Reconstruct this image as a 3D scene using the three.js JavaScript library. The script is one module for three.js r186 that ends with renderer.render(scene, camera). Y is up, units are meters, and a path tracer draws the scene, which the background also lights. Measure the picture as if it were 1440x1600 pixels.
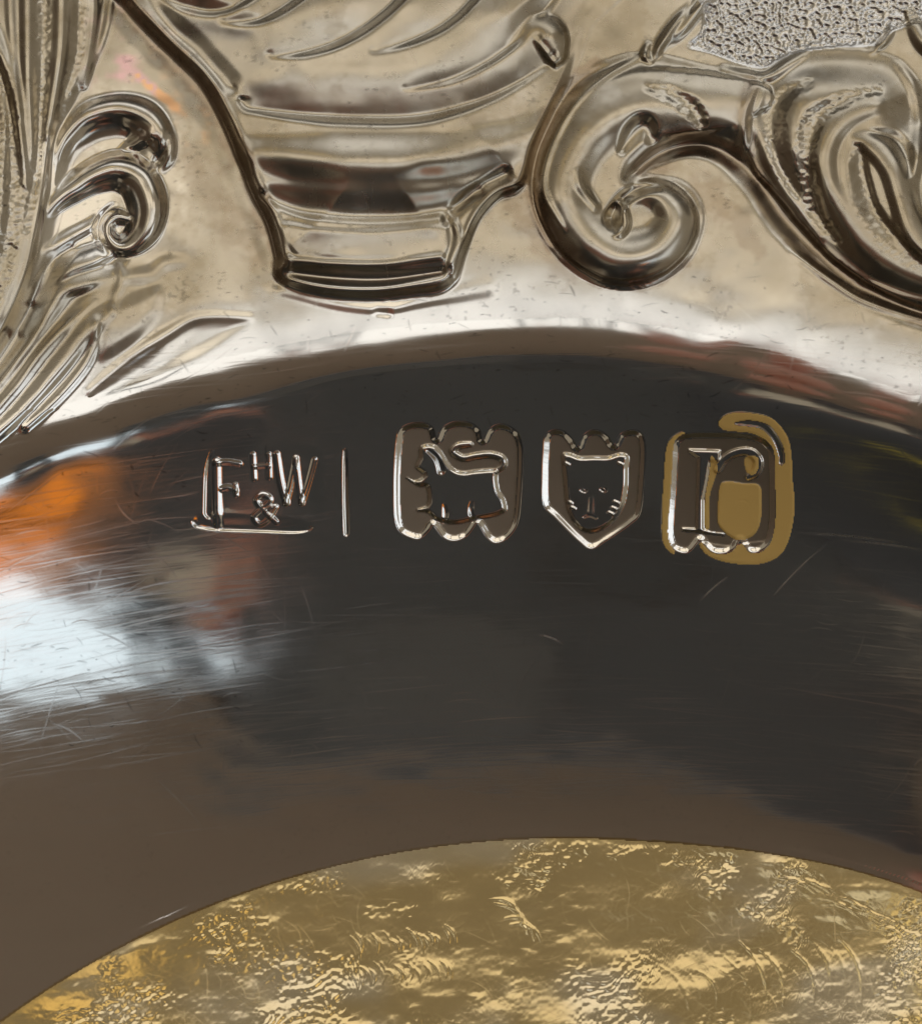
import * as THREE from 'three';
import { RectAreaLightUniformsLib } from 'three/addons/lights/RectAreaLightUniformsLib.js';
import { RoundedBoxGeometry } from 'three/addons/geometries/RoundedBoxGeometry.js';
import { MarchingCubes } from 'three/addons/objects/MarchingCubes.js';
import { mergeGeometries, mergeVertices, toCreasedNormals } from 'three/addons/utils/BufferGeometryUtils.js';

// ---------------------------------------------------------------- camera, light, exposure
// All plan coordinates of the dish are in sixtieths of a millimetre (x to the right, y towards the middle of the dish).
const D = 160, TILT = 28 * Math.PI / 180, K = Math.tan(TILT);          // working distance (mm), how far the lens leans from square-on to the well
const CX = 880, CY = 2797;                                              // middle of the dish in plan coordinates
const renderer = new THREE.WebGLRenderer({ antialias: true });
renderer.toneMapping = THREE.LinearToneMapping;
renderer.toneMappingExposure = 1.33;
renderer.shadowMap.enabled = true;
RectAreaLightUniformsLib.init();
const scene = new THREE.Scene();
scene.background = new THREE.Color().setRGB(0.18, 0.152, 0.112);       // the pale beige surroundings, out of focus and out of frame
const TH = Math.PI / 2 - TILT, cT = Math.cos(TH), sT = Math.sin(TH);
const ORIGIN = [0, 0, 0];
// millimetres in the view frame (x right, y up the photograph, z towards the lens) -> world metres, the well of the dish level
const toWorld = (x, y, z) => [x / 1000 + ORIGIN[0], (y * cT + z * sT) / 1000 + ORIGIN[1], (-y * sT + z * cT) / 1000 + ORIGIN[2]];
ORIGIN[1] = 0.0243;                                                     // the dish stands with its foot on the tabletop at height 0
const camera = new THREE.PerspectiveCamera(2 * Math.atan(13.3333 / D) * 180 / Math.PI, 921 / 1024, 0.005, 20);
camera.position.set(...toWorld(0, 0, D));
camera.up.set(0, 1, 0);
camera.lookAt(...toWorld(0, 0, 0));
camera.focus = D / 1000;
camera.userData.fStop = 270;
camera.updateMatrixWorld();

const UPV = new THREE.Vector3(0, cT, -sT);                               // up the photograph
function areaLamp(name, label, category, at, target, w, h, color, radiance, frameMat, roll = 0) {
  const o = new THREE.Group(); o.name = name; o.position.set(...at); o.up.copy(UPV); o.lookAt(...target); o.rotateZ(roll); scene.add(o);
  o.userData = { label, category };
  const group = { ceiling_lamp: 'ceiling light panels', spot_lamp: 'small bright lamps', fill_panel: 'added fill panels' }[name.replace(/_\d+$/, '')];
  if (group) o.userData.group = group;
  const glow = new THREE.Mesh(new THREE.BoxGeometry(w, h, 0.004), new THREE.MeshStandardMaterial({ color: 0x222222, emissive: color, emissiveIntensity: 0.8 }));
  glow.name = 'lamp_diffuser'; glow.position.z = -0.004; o.add(glow);
  const rim = new THREE.Mesh(new RoundedBoxGeometry(w + 0.02, h + 0.02, 0.02, 2, 0.004), frameMat);
  rim.name = 'lamp_frame'; rim.position.z = -0.018; o.add(rim);
  const l = new THREE.RectAreaLight(color, radiance, w, h);
  l.position.set(...at); l.lookAt(...target); l.name = name + '_light';
  l.position.add(new THREE.Vector3(0, 0, 0.002).applyQuaternion(l.quaternion.clone()));
  l.quaternion.copy(o.quaternion);
  scene.add(l);
  return o;
}
// direction seen from the dish: a degrees to the right, b degrees up the photograph from the lens; distance in mm
const dirAt = (a, b, r, o = [0, 0, 0]) => {
  a *= Math.PI / 180; b *= Math.PI / 180;
  return toWorld(o[0] + r * Math.sin(a), o[1] + r * Math.cos(a) * Math.sin(b), o[2] + r * Math.cos(a) * Math.cos(b));
};
const DISH = toWorld(0, 0, 0);
const darkFrame = new THREE.MeshStandardMaterial({ color: new THREE.Color().setRGB(0.05, 0.05, 0.055), roughness: 0.5 });
const white = (r, g, b) => new THREE.Color().setRGB(r, g, b);
areaLamp('ceiling_lamp', 'wide white diffused ceiling lamp, the nearer of two panels', 'lamp', dirAt(6, 37, 1100), DISH, 1.25, 0.32, white(1, 0.97, 0.92), 0.95, darkFrame);
areaLamp('ceiling_lamp_001', 'added square dim warm panel, left of three beyond the white panel', 'lamp', dirAt(-22, 55, 1120), DISH, 0.36, 0.30, white(1, 0.88, 0.70), 0.14, darkFrame);  // this and the next two panels are added to vary what the rim mirrors
areaLamp('ceiling_lamp_002', 'added broad warm panel, middle of three beyond the white panel', 'lamp', dirAt(1, 56, 1120), DISH, 0.46, 0.30, white(1, 0.88, 0.70), 0.25, darkFrame);
areaLamp('ceiling_lamp_003', 'added square warm panel, right of three beyond the white panel', 'lamp', dirAt(25, 55, 1120), DISH, 0.38, 0.30, white(1, 0.88, 0.72), 0.19, darkFrame);
areaLamp('spot_lamp', 'small bright white lamp to the right above the dish', 'lamp', dirAt(30, 48, 900), DISH, 0.26, 0.10, white(1, 0.97, 0.93), 12, darkFrame);
areaLamp('spot_lamp_001', 'small warm yellow lamp to the left beyond the dish', 'lamp', dirAt(-14, 72, 1000), DISH, 0.20, 0.07, white(1, 0.74, 0.34), 11, darkFrame);
areaLamp('spot_lamp_002', 'small warm yellow lamp straight beyond the far rim of the dish', 'lamp', dirAt(14, 70, 1000), DISH, 0.16, 0.06, white(1, 0.84, 0.50), 14, darkFrame);
areaLamp('added_tube_lamp', 'added long thin white tube lamp far beyond the dish', 'lamp', dirAt(-6, 84, 1100), DISH, 1.0, 0.035, white(1, 0.98, 0.94), 14, darkFrame);  // unseen tube added for crisp highlights on the ornament crests
areaLamp('fill_panel', 'tall pale fill panel added off to the right', 'lamp', dirAt(50, 10, 1200), DISH, 0.40, 0.6, white(0.94, 0.97, 1), 4.8, darkFrame);  // unseen panel added to whiten right-facing edges and brighten the date letter
areaLamp('fill_panel_001', 'broad bright fill panel added low behind the far side of the table', 'lamp', [0.15, 0.62, -1.35], [0, 0.25, 0.2], 1.5, 0.5, white(1, 0.97, 0.92), 7, darkFrame);  // unseen panel added to brighten the hands and other near things

// ---------------------------------------------------------------- noise
function hash2(i, j, s) { let h = (i * 374761393 + j * 668265263 + s * 1442695041) | 0; h = Math.imul(h ^ (h >>> 13), 1274126177); h ^= h >>> 16; return (h >>> 0) / 4294967295; }
function vnoise(x, y, s = 0) {
  const i = Math.floor(x), j = Math.floor(y), fx = x - i, fy = y - j;
  const u = fx * fx * fx * (fx * (fx * 6 - 15) + 10), v = fy * fy * fy * (fy * (fy * 6 - 15) + 10);
  const a = hash2(i, j, s), b = hash2(i + 1, j, s), c = hash2(i, j + 1, s), d = hash2(i + 1, j + 1, s);
  return a + (b - a) * u + (c - a) * v + (a - b - c + d) * u * v;
}
function fbm(x, y, n, s = 0) { let t = 0, a = 0.5, m = 0; for (let k = 0; k < n; k++) { t += a * vnoise(x, y, s + k * 17); m += a; a *= 0.5; x *= 2.03; y *= 2.03; } return t / m; }
function rng(seed) { let s = seed >>> 0; return () => { s = (s + 0x6D2B79F5) | 0; let t = Math.imul(s ^ (s >>> 15), 1 | s); t = (t + Math.imul(t ^ (t >>> 7), 61 | t)) ^ t; return ((t ^ (t >>> 14)) >>> 0) / 4294967296; }; }
const sstep = (a, b, x) => { const t = Math.min(1, Math.max(0, (x - a) / (b - a))); return t * t * (3 - 2 * t); };

// ---------------------------------------------------------------- profile of the dish: slope against radius, then integrated
const RMAX = 3170, KNOTS = [[0, 0], [900, -0.05], [1488, -0.16], [1489, 0.335], [1500, 0.338], [1560, 0.385], [1650, 0.415], [1780, 0.465], [1900, 0.512], [2040, 0.565], [2116, 0.600], [2186, 0.635], [2220, 0.58], [2260, 0.36], [2318, 0.19], [2398, 0.085], [2510, 0.02], [2590, 0], [2900, -0.03], [3100, -0.10], [3200, -0.25]];
const prof = new Float32Array(4200), slope = new Float32Array(4200);
{
  const raw = new Float32Array(4200);
  for (let r = 0; r < 4200; r++) { let k = 0; while (k < KNOTS.length - 2 && KNOTS[k + 1][0] <= r) k++; const [a, sa] = KNOTS[k], [b, sb] = KNOTS[k + 1]; raw[r] = sa + (sb - sa) * Math.min(1, (r - a) / (b - a)); }
  for (let r = 0; r < 4200; r++) { const w = r < 1530 ? 0 : 28; let t = 0, n = 0; for (let q = -w; q <= w; q++) { const g = w + 1 - Math.abs(q), i = Math.min(4199, Math.max(0, r + q)); t += raw[i] * g; n += g; } slope[r] = t / n; }
  for (let r = 1; r < 4200; r++) prof[r] = prof[r - 1] + slope[r];
}
const profAt = (r) => { const i = Math.min(4198, Math.floor(r)), f = r - i; return prof[i] + (prof[i + 1] - prof[i]) * f; };
const R0 = Math.hypot(720 - CX, CY - 800), W00 = profAt(R0);
const effR = (px, py) => { const r = Math.hypot(px - CX, CY - py), t = (x, a, b) => { const q = Math.min(1, Math.max(0, (x - a) / (b - a))); return q * q * (3 - 2 * q); }; const low = 1 - t(r, 1500, 1750); return r + 54 * t(px, 860, 1520) * t(r, 1900, 2240) + low * -22 * t(px, 960, 1460); };   // the shoulder swings in a little to the right
const baseW = (px, py) => { const r = effR(px, py); return (-K * (800 - py) + profAt(Math.min(r, 4100)) - W00) / 60; };      // mm towards the lens

// ---------------------------------------------------------------- the grid that carries the relief: finest at the hallmarks
function axis(parts) { const out = []; for (const [a, b, st] of parts) { const n = Math.max(1, Math.round((b - a) / st)); for (let i = 0; i < n; i++) out.push(a + (b - a) * i / n); } out.push(parts[parts.length - 1][1]); return out; }
const XS = axis([[CX - RMAX - 20, -900, 70], [-900, -160, 30], [-160, -40, 8], [-40, 300, 2.1], [300, 1250, 1.6], [1250, 1480, 2.1], [1480, 1600, 8], [1600, 2400, 30], [2400, CX + RMAX + 20, 70]]);
const YS = axis([[CY - RMAX - 20, -120, 20], [-120, -40, 6], [-40, 560, 1.9], [560, 640, 2.4], [640, 890, 1.6], [890, 1280, 3], [1280, 1640, 2.0], [1640, 1760, 8], [1760, 2600, 40], [2600, CY + RMAX + 20, 80]]);
const NX = XS.length, NY = YS.length;
const H = new Float32Array(NX * NY), REG = new Uint8Array(NX * NY), GR = new Float32Array(NX * NY);   // relief, part, grain
const lower = (A, v) => { let a = 0, b = A.length; while (a < b) { const m = (a + b) >> 1; if (A[m] < v) a = m + 1; else b = m; } return a; };
function inBox(x0, y0, x1, y1, f) {
  const i0 = lower(XS, x0), i1 = lower(XS, x1), j0 = lower(YS, y0), j1 = lower(YS, y1);
  for (let j = j0; j < j1; j++) for (let i = i0; i < i1; i++) f(XS[i], YS[j], j * NX + i);
}
function spline(P, step = 5, closed = false) {
  const n = P.length, out = [], at = (k) => closed ? P[(k + n) % n] : P[Math.min(n - 1, Math.max(0, k))];
  for (let k = 0; k < (closed ? n : n - 1); k++) {
    const a = at(k - 1), b = at(k), c = at(k + 1), d = at(k + 2), m = Math.max(1, Math.ceil(Math.hypot(c[0] - b[0], c[1] - b[1]) / step));
    for (let q = 0; q < m; q++) { const t = q / m; out.push(b.map((_, z) => { const v = 0.5 * (2 * b[z] + (c[z] - a[z]) * t + (2 * a[z] - 5 * b[z] + 4 * c[z] - d[z]) * t * t + (3 * b[z] - a[z] - 3 * c[z] + d[z]) * t * t * t); return z > 1 && z < 3 ? Math.max(0.5, v) : v; })); }
  }
  if (!closed) out.push(P[n - 1].slice());
  return out;
}
const smax = (a, b, k) => { const h = Math.max(k - Math.abs(a - b), 0) / k; return Math.max(a, b) + h * h * k * 0.25; };
const PROF = {
  bell: (v) => 0.5 + 0.5 * Math.cos(Math.PI * v),
  round: (v) => { const q = 1 - v * v; return q * Math.sqrt(q) * 0.35 + q * 0.65; },
  dome: (v) => Math.sqrt(Math.max(0, 1 - v * v)) * 0.6 + (1 - v * v) * 0.4,
  sharp: (v) => (1 - v) * (1 - v) * (1 + 0.5 * v),
  flat: (v) => 1 - sstep(0.55, 1, v),
};
// a raised (or cut) band along points [x, y, half width, height]; lean moves its crest to one side
function stroke(P, { op = 'add', p = 'bell', lean = 0, k = 9, reg = 0, rv = 0.95, base = 0, grain = 0, w = 0, h = 0 } = {}) {
  P = P.map((q) => [q[0], q[1], q[2] ?? w, q[3] ?? h]);
  const S = spline(P, 4), f = PROF[p];
  let x0 = 1e9, y0 = 1e9, x1 = -1e9, y1 = -1e9;
  for (const s of S) { x0 = Math.min(x0, s[0] - s[2]); x1 = Math.max(x1, s[0] + s[2]); y0 = Math.min(y0, s[1] - s[2]); y1 = Math.max(y1, s[1] + s[2]); }
  inBox(x0, y0, x1, y1, (x, y, id) => {
    let best = 1e18, bt = 0, bk = 0;
    for (let q = 0; q < S.length - 1; q++) {
      const a = S[q], b = S[q + 1], ux = b[0] - a[0], uy = b[1] - a[1], L = ux * ux + uy * uy || 1e-9;
      let t = ((x - a[0]) * ux + (y - a[1]) * uy) / L; t = t < 0 ? 0 : t > 1 ? 1 : t;
      const dx = x - a[0] - ux * t, dy = y - a[1] - uy * t, d = (dx * dx + dy * dy) / ((a[2] + (b[2] - a[2]) * t) ** 2);
      if (d < best) { best = d; bt = t; bk = q; }
    }
    if (best >= 1) return;
    const a = S[bk], b = S[bk + 1], hh = a[3] + (b[3] - a[3]) * bt;
    let u = Math.sqrt(best);
    if (lean) {
      const side = (b[0] - a[0]) * (y - a[1]) - (b[1] - a[1]) * (x - a[0]) > 0 ? 1 : -1, su = u * side;
      u = su < lean ? (lean - su) / (1 + lean) : (su - lean) / (1 - lean);
    }
    const v = f(Math.min(1, u)) * hh;
    if (op === 'add') H[id] += v; else H[id] = smax(H[id], base + v, k);
    if (reg && u < rv) REG[id] = reg;
    if (grain && u < rv) GR[id] = Math.max(GR[id], grain * sstep(1, 0.7, u));
  });
}
// a raised (or sunk) patch with a closed outline and a bevel
function patch(P, { h = 10, bev = 10, op = 'add', k = 5, reg = 0, smooth = true, dome = 0, grain = 0, set = null, out = 0, ramp = 0, floor = 0, fade = null } = {}) {
  const S = smooth ? spline(P, 4, true) : P.map((q) => q.slice()), n = S.length;
  let x0 = 1e9, y0 = 1e9, x1 = -1e9, y1 = -1e9;
  for (const s of S) { x0 = Math.min(x0, s[0]); x1 = Math.max(x1, s[0]); y0 = Math.min(y0, s[1]); y1 = Math.max(y1, s[1]); }
  inBox(x0 - out, y0 - out, x1 + out, y1 + out, (x, y, id) => {
    let d2 = 1e18, ins = false;
    for (let q = 0, r = n - 1; q < n; r = q++) {
      const a = S[r], b = S[q], ux = b[0] - a[0], uy = b[1] - a[1], L = ux * ux + uy * uy || 1e-9;
      let t = ((x - a[0]) * ux + (y - a[1]) * uy) / L; t = t < 0 ? 0 : t > 1 ? 1 : t;
      const dx = x - a[0] - ux * t, dy = y - a[1] - uy * t; d2 = Math.min(d2, dx * dx + dy * dy);
      if ((a[1] > y) !== (b[1] > y) && x < ux * (y - a[1]) / uy + a[0]) ins = !ins;
    }
    const d = ins ? Math.sqrt(d2) : -Math.sqrt(d2);
    if (d <= -out) return;
    const t = Math.min(1, (d + out) / bev), e = ramp ? (1 - ramp) * t * t * (3 - 2 * t) + ramp * t : t * t * (3 - 2 * t), v = h * e * (fade ? fade(x, y) : 1) + dome * (1 - Math.exp(-Math.max(0, d) / Math.abs(dome * 1.6 || 1)));
    if (op === 'add') H[id] += v; else if (op === 'max') H[id] = smax(H[id], v, k); else if (op === 'set') H[id] += (set - H[id]) * e;
    if (reg && d > -out * 0.5) REG[id] = floor && d > bev * 0.92 ? floor : reg;
    if (grain) GR[id] = Math.max(GR[id], grain * e);
  });
}
// parts of the dish: id -> [name, parent id, label]
const PARTS = {
  1: ['bowl_wall', 0, 'polished curved wall below the rim, dark with the mirrored phone'], 2: ['rim', 0, 'tarnished flat rim between the ornaments'], 3: ['well_floor', 0, 'scratched engraved golden floor of the well'],
  4: ['acanthus_leaf', 0, 'ribbed stippled leaf along the left edge'], 5: ['leaf_scroll', 0, 'upper curled scroll beside the ribbed leaf'], 6: ['leaf_scroll', 0, 'lower curled scroll with a tight eye'], 7: ['leaf_blade', 0, 'folded leaf blades below the curled scrolls'],
  8: ['fluted_panel', 0, 'fluted stepped panel narrowing downwards'], 9: ['flute_bud', 8], 10: ['c_scroll', 0, 'large smooth C-shaped scroll with a spiral eye'], 11: ['scroll_eye', 10], 12: ['curled_leaf', 0, 'curled leaf with stippled grooves at right'], 13: ['leaf_tongue', 12],
  14: ['matted_panel', 0, 'rough matted ground panel at top right'], 15: ['leaf_bud', 0, 'small pointed bud beside the matted panel'],
  16: ['hallmark', 0, 'worn maker mark with letters F, W and an ampersand'], 17: ['letter', 16], 18: ['hallmark', 0, 'scalloped square hallmark with a walking lion'], 19: ['lion_figure', 18], 20: ['hallmark', 0, 'shield hallmark with a leopard face'], 21: ['leopard_face', 20],
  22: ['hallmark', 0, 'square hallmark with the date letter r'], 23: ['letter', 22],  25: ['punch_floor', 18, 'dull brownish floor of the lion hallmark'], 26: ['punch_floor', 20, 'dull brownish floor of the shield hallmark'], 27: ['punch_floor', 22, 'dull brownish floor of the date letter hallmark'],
  24: ['yellow_reflection', 22, 'yellow reflection painted in and around the date letter'],
};
for (let j = 0; j < NY; j++) for (let i = 0; i < NX; i++) { const r = effR(XS[i], YS[j]); REG[j * NX + i] = r < 1488 ? 3 : r < 2300 ? 1 : 2; }

// ---------------------------------------------------------------- ORNAMENT RELIEF
// ribbed leaf along the left edge
patch([[-80, -60], [160, -60], [150, 0], [140, 60], [132, 115], [110, 165], [86, 215], [74, 270], [64, 337], [44, 422], [22, 480], [-8, 540], [-80, 600]], { h: 20, bev: 24, op: 'max', reg: 4, out: 8 });
patch([[-120, -60], [158, -60], [148, 0], [136, 60], [128, 115], [104, 165], [80, 215], [66, 270], [56, 337], [36, 422], [14, 480], [-16, 540], [-120, 600]], { h: 16, bev: 80 });
stroke([[-34, -60, 18, 10.5], [-20, 20, 18, 10.5], [-2, 70, 18, 12], [16, 110, 17, 12], [30, 170, 14, 10.5], [37, 230, 11, 9], [42, 290, 9, 4.5]], { p: 'bell', lean: 0.3 });
stroke([[14, -60, 11, 6], [18, 40, 11, 6], [24, 100, 9, 4.5], [33, 180, 7, 3]], { p: 'bell' });
stroke([[43, -60, 13, 10.5], [43, 20, 13, 10.5], [43, 100, 12, 10.5], [46, 160, 10, 9], [50, 220, 8, 6], [52, 270, 6, 3]], { p: 'round' });
stroke([[69, -60, 13, -6], [69, 40, 13, -6], [66, 120, 12, -6], [62, 200, 10, -4.5], [54, 280, 10, -4.5], [40, 360, 10, -3]], { p: 'bell', grain: 0.4 });
stroke([[98, -60, 15, 12], [98, 10, 15, 12], [95, 80, 14, 12], [88, 130, 12, 10.5], [80, 175, 10, 7.5], [74, 215, 7, 3]], { p: 'round' });
stroke([[126, -40, 13, -6], [124, 50, 12, -6], [118, 100, 11, -6], [105, 140, 10, -4.5], [92, 180, 8, -3]], { p: 'bell', grain: 0.35 });
stroke([[154, -60, 10, 9], [150, 10, 10, 9], [144, 60, 10, 9], [138, 100, 11, 10.5], [131, 132, 9, 6]], { p: 'round' });
stroke([[176, -30, 8, 7.5], [169, 30, 8, 6], [158, 70, 7, 6], [148, 95, 6, 3]], { p: 'bell', reg: 4 });
stroke([[-20, 90, 26, -7.5], [6, 160, 24, -7.5], [12, 230, 24, -7.5], [18, 300, 24, -6], [10, 380, 24, -6], [-10, 460, 22, -4.5]], { p: 'bell', grain: 0.5 });
stroke([[-14, 100, 11, 7.5], [2, 150, 10, 7.5], [8, 210, 10, 7.5], [6, 280, 10, 6], [2, 360, 9, 4.5]], { p: 'bell' });
stroke([[78, 210, 8, 6], [68, 290, 9, 9], [58, 350, 9, 9], [44, 415, 9, 9], [24, 470, 9, 9], [2, 520, 9, 9], [-30, 570, 9, 7.5]], { p: 'bell' });
// ground sinks between the scrolls and the leaf
patch([[90, 236], [132, 196], [200, 186], [236, 230], [240, 330], [205, 410], [160, 450], [90, 520], [20, 600], [-60, 680], [-60, 570], [36, 450], [64, 340]], { h: -12, bev: 34, reg: 7 });
// blades below the scrolls
stroke([[182, 384, 12, 3], [146, 402, 19, 13.5], [106, 418, 20, 15], [78, 440, 16, 12], [62, 470, 12, 4.5]], { p: 'round', op: 'max', base: -7, k: 8, reg: 7, lean: -0.3 });
stroke([[176, 428, 12, 3], [138, 436, 20, 13.5], [100, 450, 20, 15], [70, 480, 16, 12], [44, 520, 12, 7.5]], { p: 'round', op: 'max', base: -7, k: 8, reg: 7, lean: -0.3 });
stroke([[116, 460, 9, 4.5], [90, 478, 15, 13.5], [66, 514, 14, 13.5], [38, 552, 13, 12], [0, 600, 12, 12], [-40, 640, 12, 10.5]], { p: 'round', op: 'max', base: -8, k: 6, reg: 7, lean: 0.35 });
stroke([[150, 474, 9, 4.5], [100, 518, 14, 13.5], [64, 558, 14, 13.5], [30, 604, 13, 13.5], [-10, 650, 12, 12]], { p: 'round', op: 'max', base: -5, k: 6, reg: 7, lean: 0.35 });
stroke([[170, 486, 12, 4.5], [140, 510, 20, 12], [108, 552, 20, 13.5], [68, 602, 17, 13.5], [22, 652, 15, 10.5], [-20, 690, 13, 7.5]], { p: 'round', op: 'max', base: -2, k: 8, reg: 7, lean: -0.15 });
stroke([[152, 500, 9, 3], [147, 540, 12, 7.5], [130, 575, 13, 7.5], [92, 620, 12, 7.5], [40, 668, 10, 4.5]], { p: 'bell' });
patch([[165, 470], [190, 462], [240, 440], [262, 452], [258, 490], [225, 530], [180, 562], [150, 566], [146, 520]], { h: 4.5, bev: 26, reg: 7 });
stroke([[186, 414, 9, 1.6], [190, 440, 12, 4], [181, 464, 11, 3.4], [176, 490, 8, 1]], { p: 'bell' });
stroke([[200, 434, 16, 2.4], [235, 428, 20, 3.2], [258, 412, 18, 3], [285, 408, 14, 1.4]], { p: 'bell', reg: 7 });
patch([[126, 632], [180, 580], [260, 525], [310, 496], [392, 498], [370, 526], [300, 570], [210, 612]], { h: -2.2, bev: 26, reg: 7 });
stroke([[140, 612, 9, 1.5], [200, 562, 14, 3], [260, 522, 14, 3], [312, 496, 11, 1.8], [390, 496, 9, 0.8]], { p: 'bell' });
stroke([[110, 392, 14, -4.5], [84, 424, 22, -13.5], [56, 474, 24, -16.5], [24, 532, 24, -15], [-20, 596, 22, -12]], { p: 'bell' });
// upper scroll: a fat tube with a split bud at its tip
stroke([[84, 300, 6, 4], [86, 262, 10, 8], [102, 216, 17, 16], [138, 181, 24, 22], [186, 170, 27, 25], [226, 182, 30, 28], [250, 212, 27, 26], [260, 242, 19, 18], [252, 264, 10, 8]], { p: 'round', op: 'max', base: -6, k: 5, reg: 5, lean: -0.1 });
stroke([[192, 236, 8, 4], [212, 224, 12, 8], [232, 212, 12, 6]], { p: 'round', reg: 5 });
stroke([[234, 264, 8, -5], [250, 248, 10, -8], [259, 226, 9, -6], [263, 204, 6, -2]], { p: 'bell' });
// lower scroll with its eye
stroke([[60, 350, 7, 4], [86, 318, 13, 10], [116, 294, 19, 17], [150, 274, 24, 23], [186, 266, 29, 28], [218, 280, 33, 32], [234, 318, 32, 32], [230, 354, 28, 27], [210, 380, 21, 19], [188, 386, 14, 14], [171, 372, 10, 12], [168, 352, 9, 12], [182, 339, 9, 11], [200, 342, 7, 7]], { p: 'round', op: 'max', base: -6, k: 3, reg: 6, lean: -0.1 });
stroke([[176, 322, 8, -3], [158, 342, 9, -8], [154, 368, 9, -8], [166, 394, 8, -4]], { p: 'bell' });
stroke([[74, 392, 9, 2], [110, 370, 11, 6], [138, 354, 10, 5], [150, 342, 7, 2]], { p: 'round', reg: 7 });

// fluted panel
patch([[150, -80], [205, 0], [262, 60], [320, 115], [352, 168], [380, 230], [404, 292], [430, 345], [444, 400], [446, 428], [500, 447], [570, 452], [640, 447], [694, 436], [712, 392], [736, 332], [772, 296], [806, 282], [828, 226], [858, 160], [880, 110], [905, 40], [930, -80]], { h: 20, bev: 20, op: 'max', reg: 8, out: 18, fade: (x, y) => 1 - 0.9 * sstep(800, 930, x) * sstep(230, 60, y) });
patch([[180, -80], [222, 0], [276, 56], [330, 108], [362, 160], [392, 226], [416, 290], [440, 343], [452, 396], [570, 402], [690, 390], [706, 372], [730, 326], [770, 288], [806, 274], [828, 226], [858, 160], [880, 110], [905, 40], [930, -80]], { h: 22, bev: 130 });
stroke([[160, -70], [207, -2], [266, 60], [324, 116], [357, 170], [386, 232], [410, 292], [436, 346], [449, 400], [450, 426]], { w: 8, h: 3.5, p: 'bell' });
stroke([[140, -50], [190, 20], [246, 82], [300, 136], [330, 186], [360, 250], [384, 306], [410, 360], [424, 410], [428, 436]], { w: 26, h: -4, p: 'bell', lean: -0.2 });
stroke([[222, -40], [266, 30], [320, 82], [360, 128]], { w: 22, h: -6, p: 'bell', lean: 0.3 });
// lobes and flutes
for (const P of [[[258, -20, 22, -4], [300, -12, 36, -11], [350, -12, 38, -12], [420, -56, 36, -12]], [[352, 24, 16, -3], [400, 4, 38, -12], [450, -30, 42, -16], [500, -76, 42, -16]], [[428, 76, 18, -3], [480, 50, 42, -14], [530, 24, 50, -19], [585, -18, 52, -20], [640, -80, 52, -20]], [[586, 70, 16, -2], [640, 34, 40, -13], [690, 0, 46, -18], [740, -56, 46, -18]], [[636, 132, 12, -2], [700, 102, 32, -9], [760, 68, 36, -13], [812, 24, 36, -14], [850, -14, 28, -7]]]) stroke(P, { p: 'sharp', lean: 0.68 });
stroke([[800, 70, 10, 4], [836, 50, 24, 12], [856, 56, 28, 18], [866, 84, 18, 9]], { p: 'round', op: 'max', base: 20, k: 8, reg: 9 });
stroke([[836, 62, 4, 3], [852, 82, 5, 6], [868, 104, 4, 4]], { p: 'round', reg: 9 });
stroke([[394, 152, 28, -8], [470, 148, 46, -17], [560, 150, 50, -20], [660, 148, 48, -19], [760, 124, 40, -14], [850, 88, 22, -4]], { p: 'sharp', lean: 0.66 });
stroke([[394, 238, 30, 8], [480, 246, 44, 13], [580, 250, 46, 14], [700, 244, 44, 12], [800, 220, 40, 8], [850, 190, 26, 3]], { p: 'bell' });
stroke([[420, 300, 18, -6], [480, 314, 30, -12], [580, 320, 33, -13], [680, 314, 30, -12], [740, 298, 20, -5]], { p: 'bell', lean: 0.5 });
patch([[440, 346], [500, 352], [580, 355], [690, 348], [704, 360], [694, 402], [600, 410], [520, 408], [458, 400]], { h: 5, bev: 9 });
stroke([[452, 405], [520, 411], [600, 412], [690, 402]], { w: 7, h: 7, p: 'round' });
stroke([[450, 426, 14, -12], [520, 434, 18, -16], [600, 436, 17, -16], [690, 424, 10, -10]], { p: 'bell' });
stroke([[700, 330, 6, 3], [716, 368, 8, 7], [704, 412, 7, 6]], { p: 'round' });
stroke([[812, 284, 6, 4], [772, 302, 9, 12], [742, 338, 8, 12], [724, 380, 7, 10], [708, 430, 6, 6]], { p: 'round', reg: 8 });
stroke([[700, 340], [740, 300], [790, 272]], { w: 16, h: -10, p: 'bell' });
// faint lines and dents on the plain rim under the panel
stroke([[430, 452, 9, 1], [520, 474, 11, 1.6], [600, 482, 11, 1.8], [660, 470, 14, 1.6], [760, 450, 22, 1.2]], { p: 'bell' });
stroke([[590, 486, 10, -1.6], [606, 488, 10, -1.6]], { p: 'bell' });

// C scroll
patch([[1010, 90], [955, 100], [905, 128], [866, 176], [842, 220], [832, 270], [836, 320], [856, 370], [892, 410], [936, 436], [985, 444], [1035, 428], [1073, 396], [1090, 350], [1084, 312], [1056, 288], [1012, 280], [1000, 268], [1040, 232], [1090, 216], [1130, 220], [1165, 240], [1190, 200], [1180, 130], [1150, 120], [1100, 110]], { h: 22, bev: 44, op: 'max', k: 10, reg: 10, out: 8 });
stroke([[1185, 152, 22, 4], [1130, 158, 40, 12], [1070, 160, 50, 18], [1000, 162, 52, 22], [940, 190, 50, 24], [896, 242, 48, 26], [882, 304, 46, 26], [912, 362, 46, 26], [966, 398, 44, 26], [1022, 388, 40, 26], [1052, 350, 36, 24], [1040, 316, 28, 20], [1010, 302, 20, 15], [982, 310, 12, 10]], { p: 'round', op: 'max', base: 15, k: 10, reg: 10 });
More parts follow.
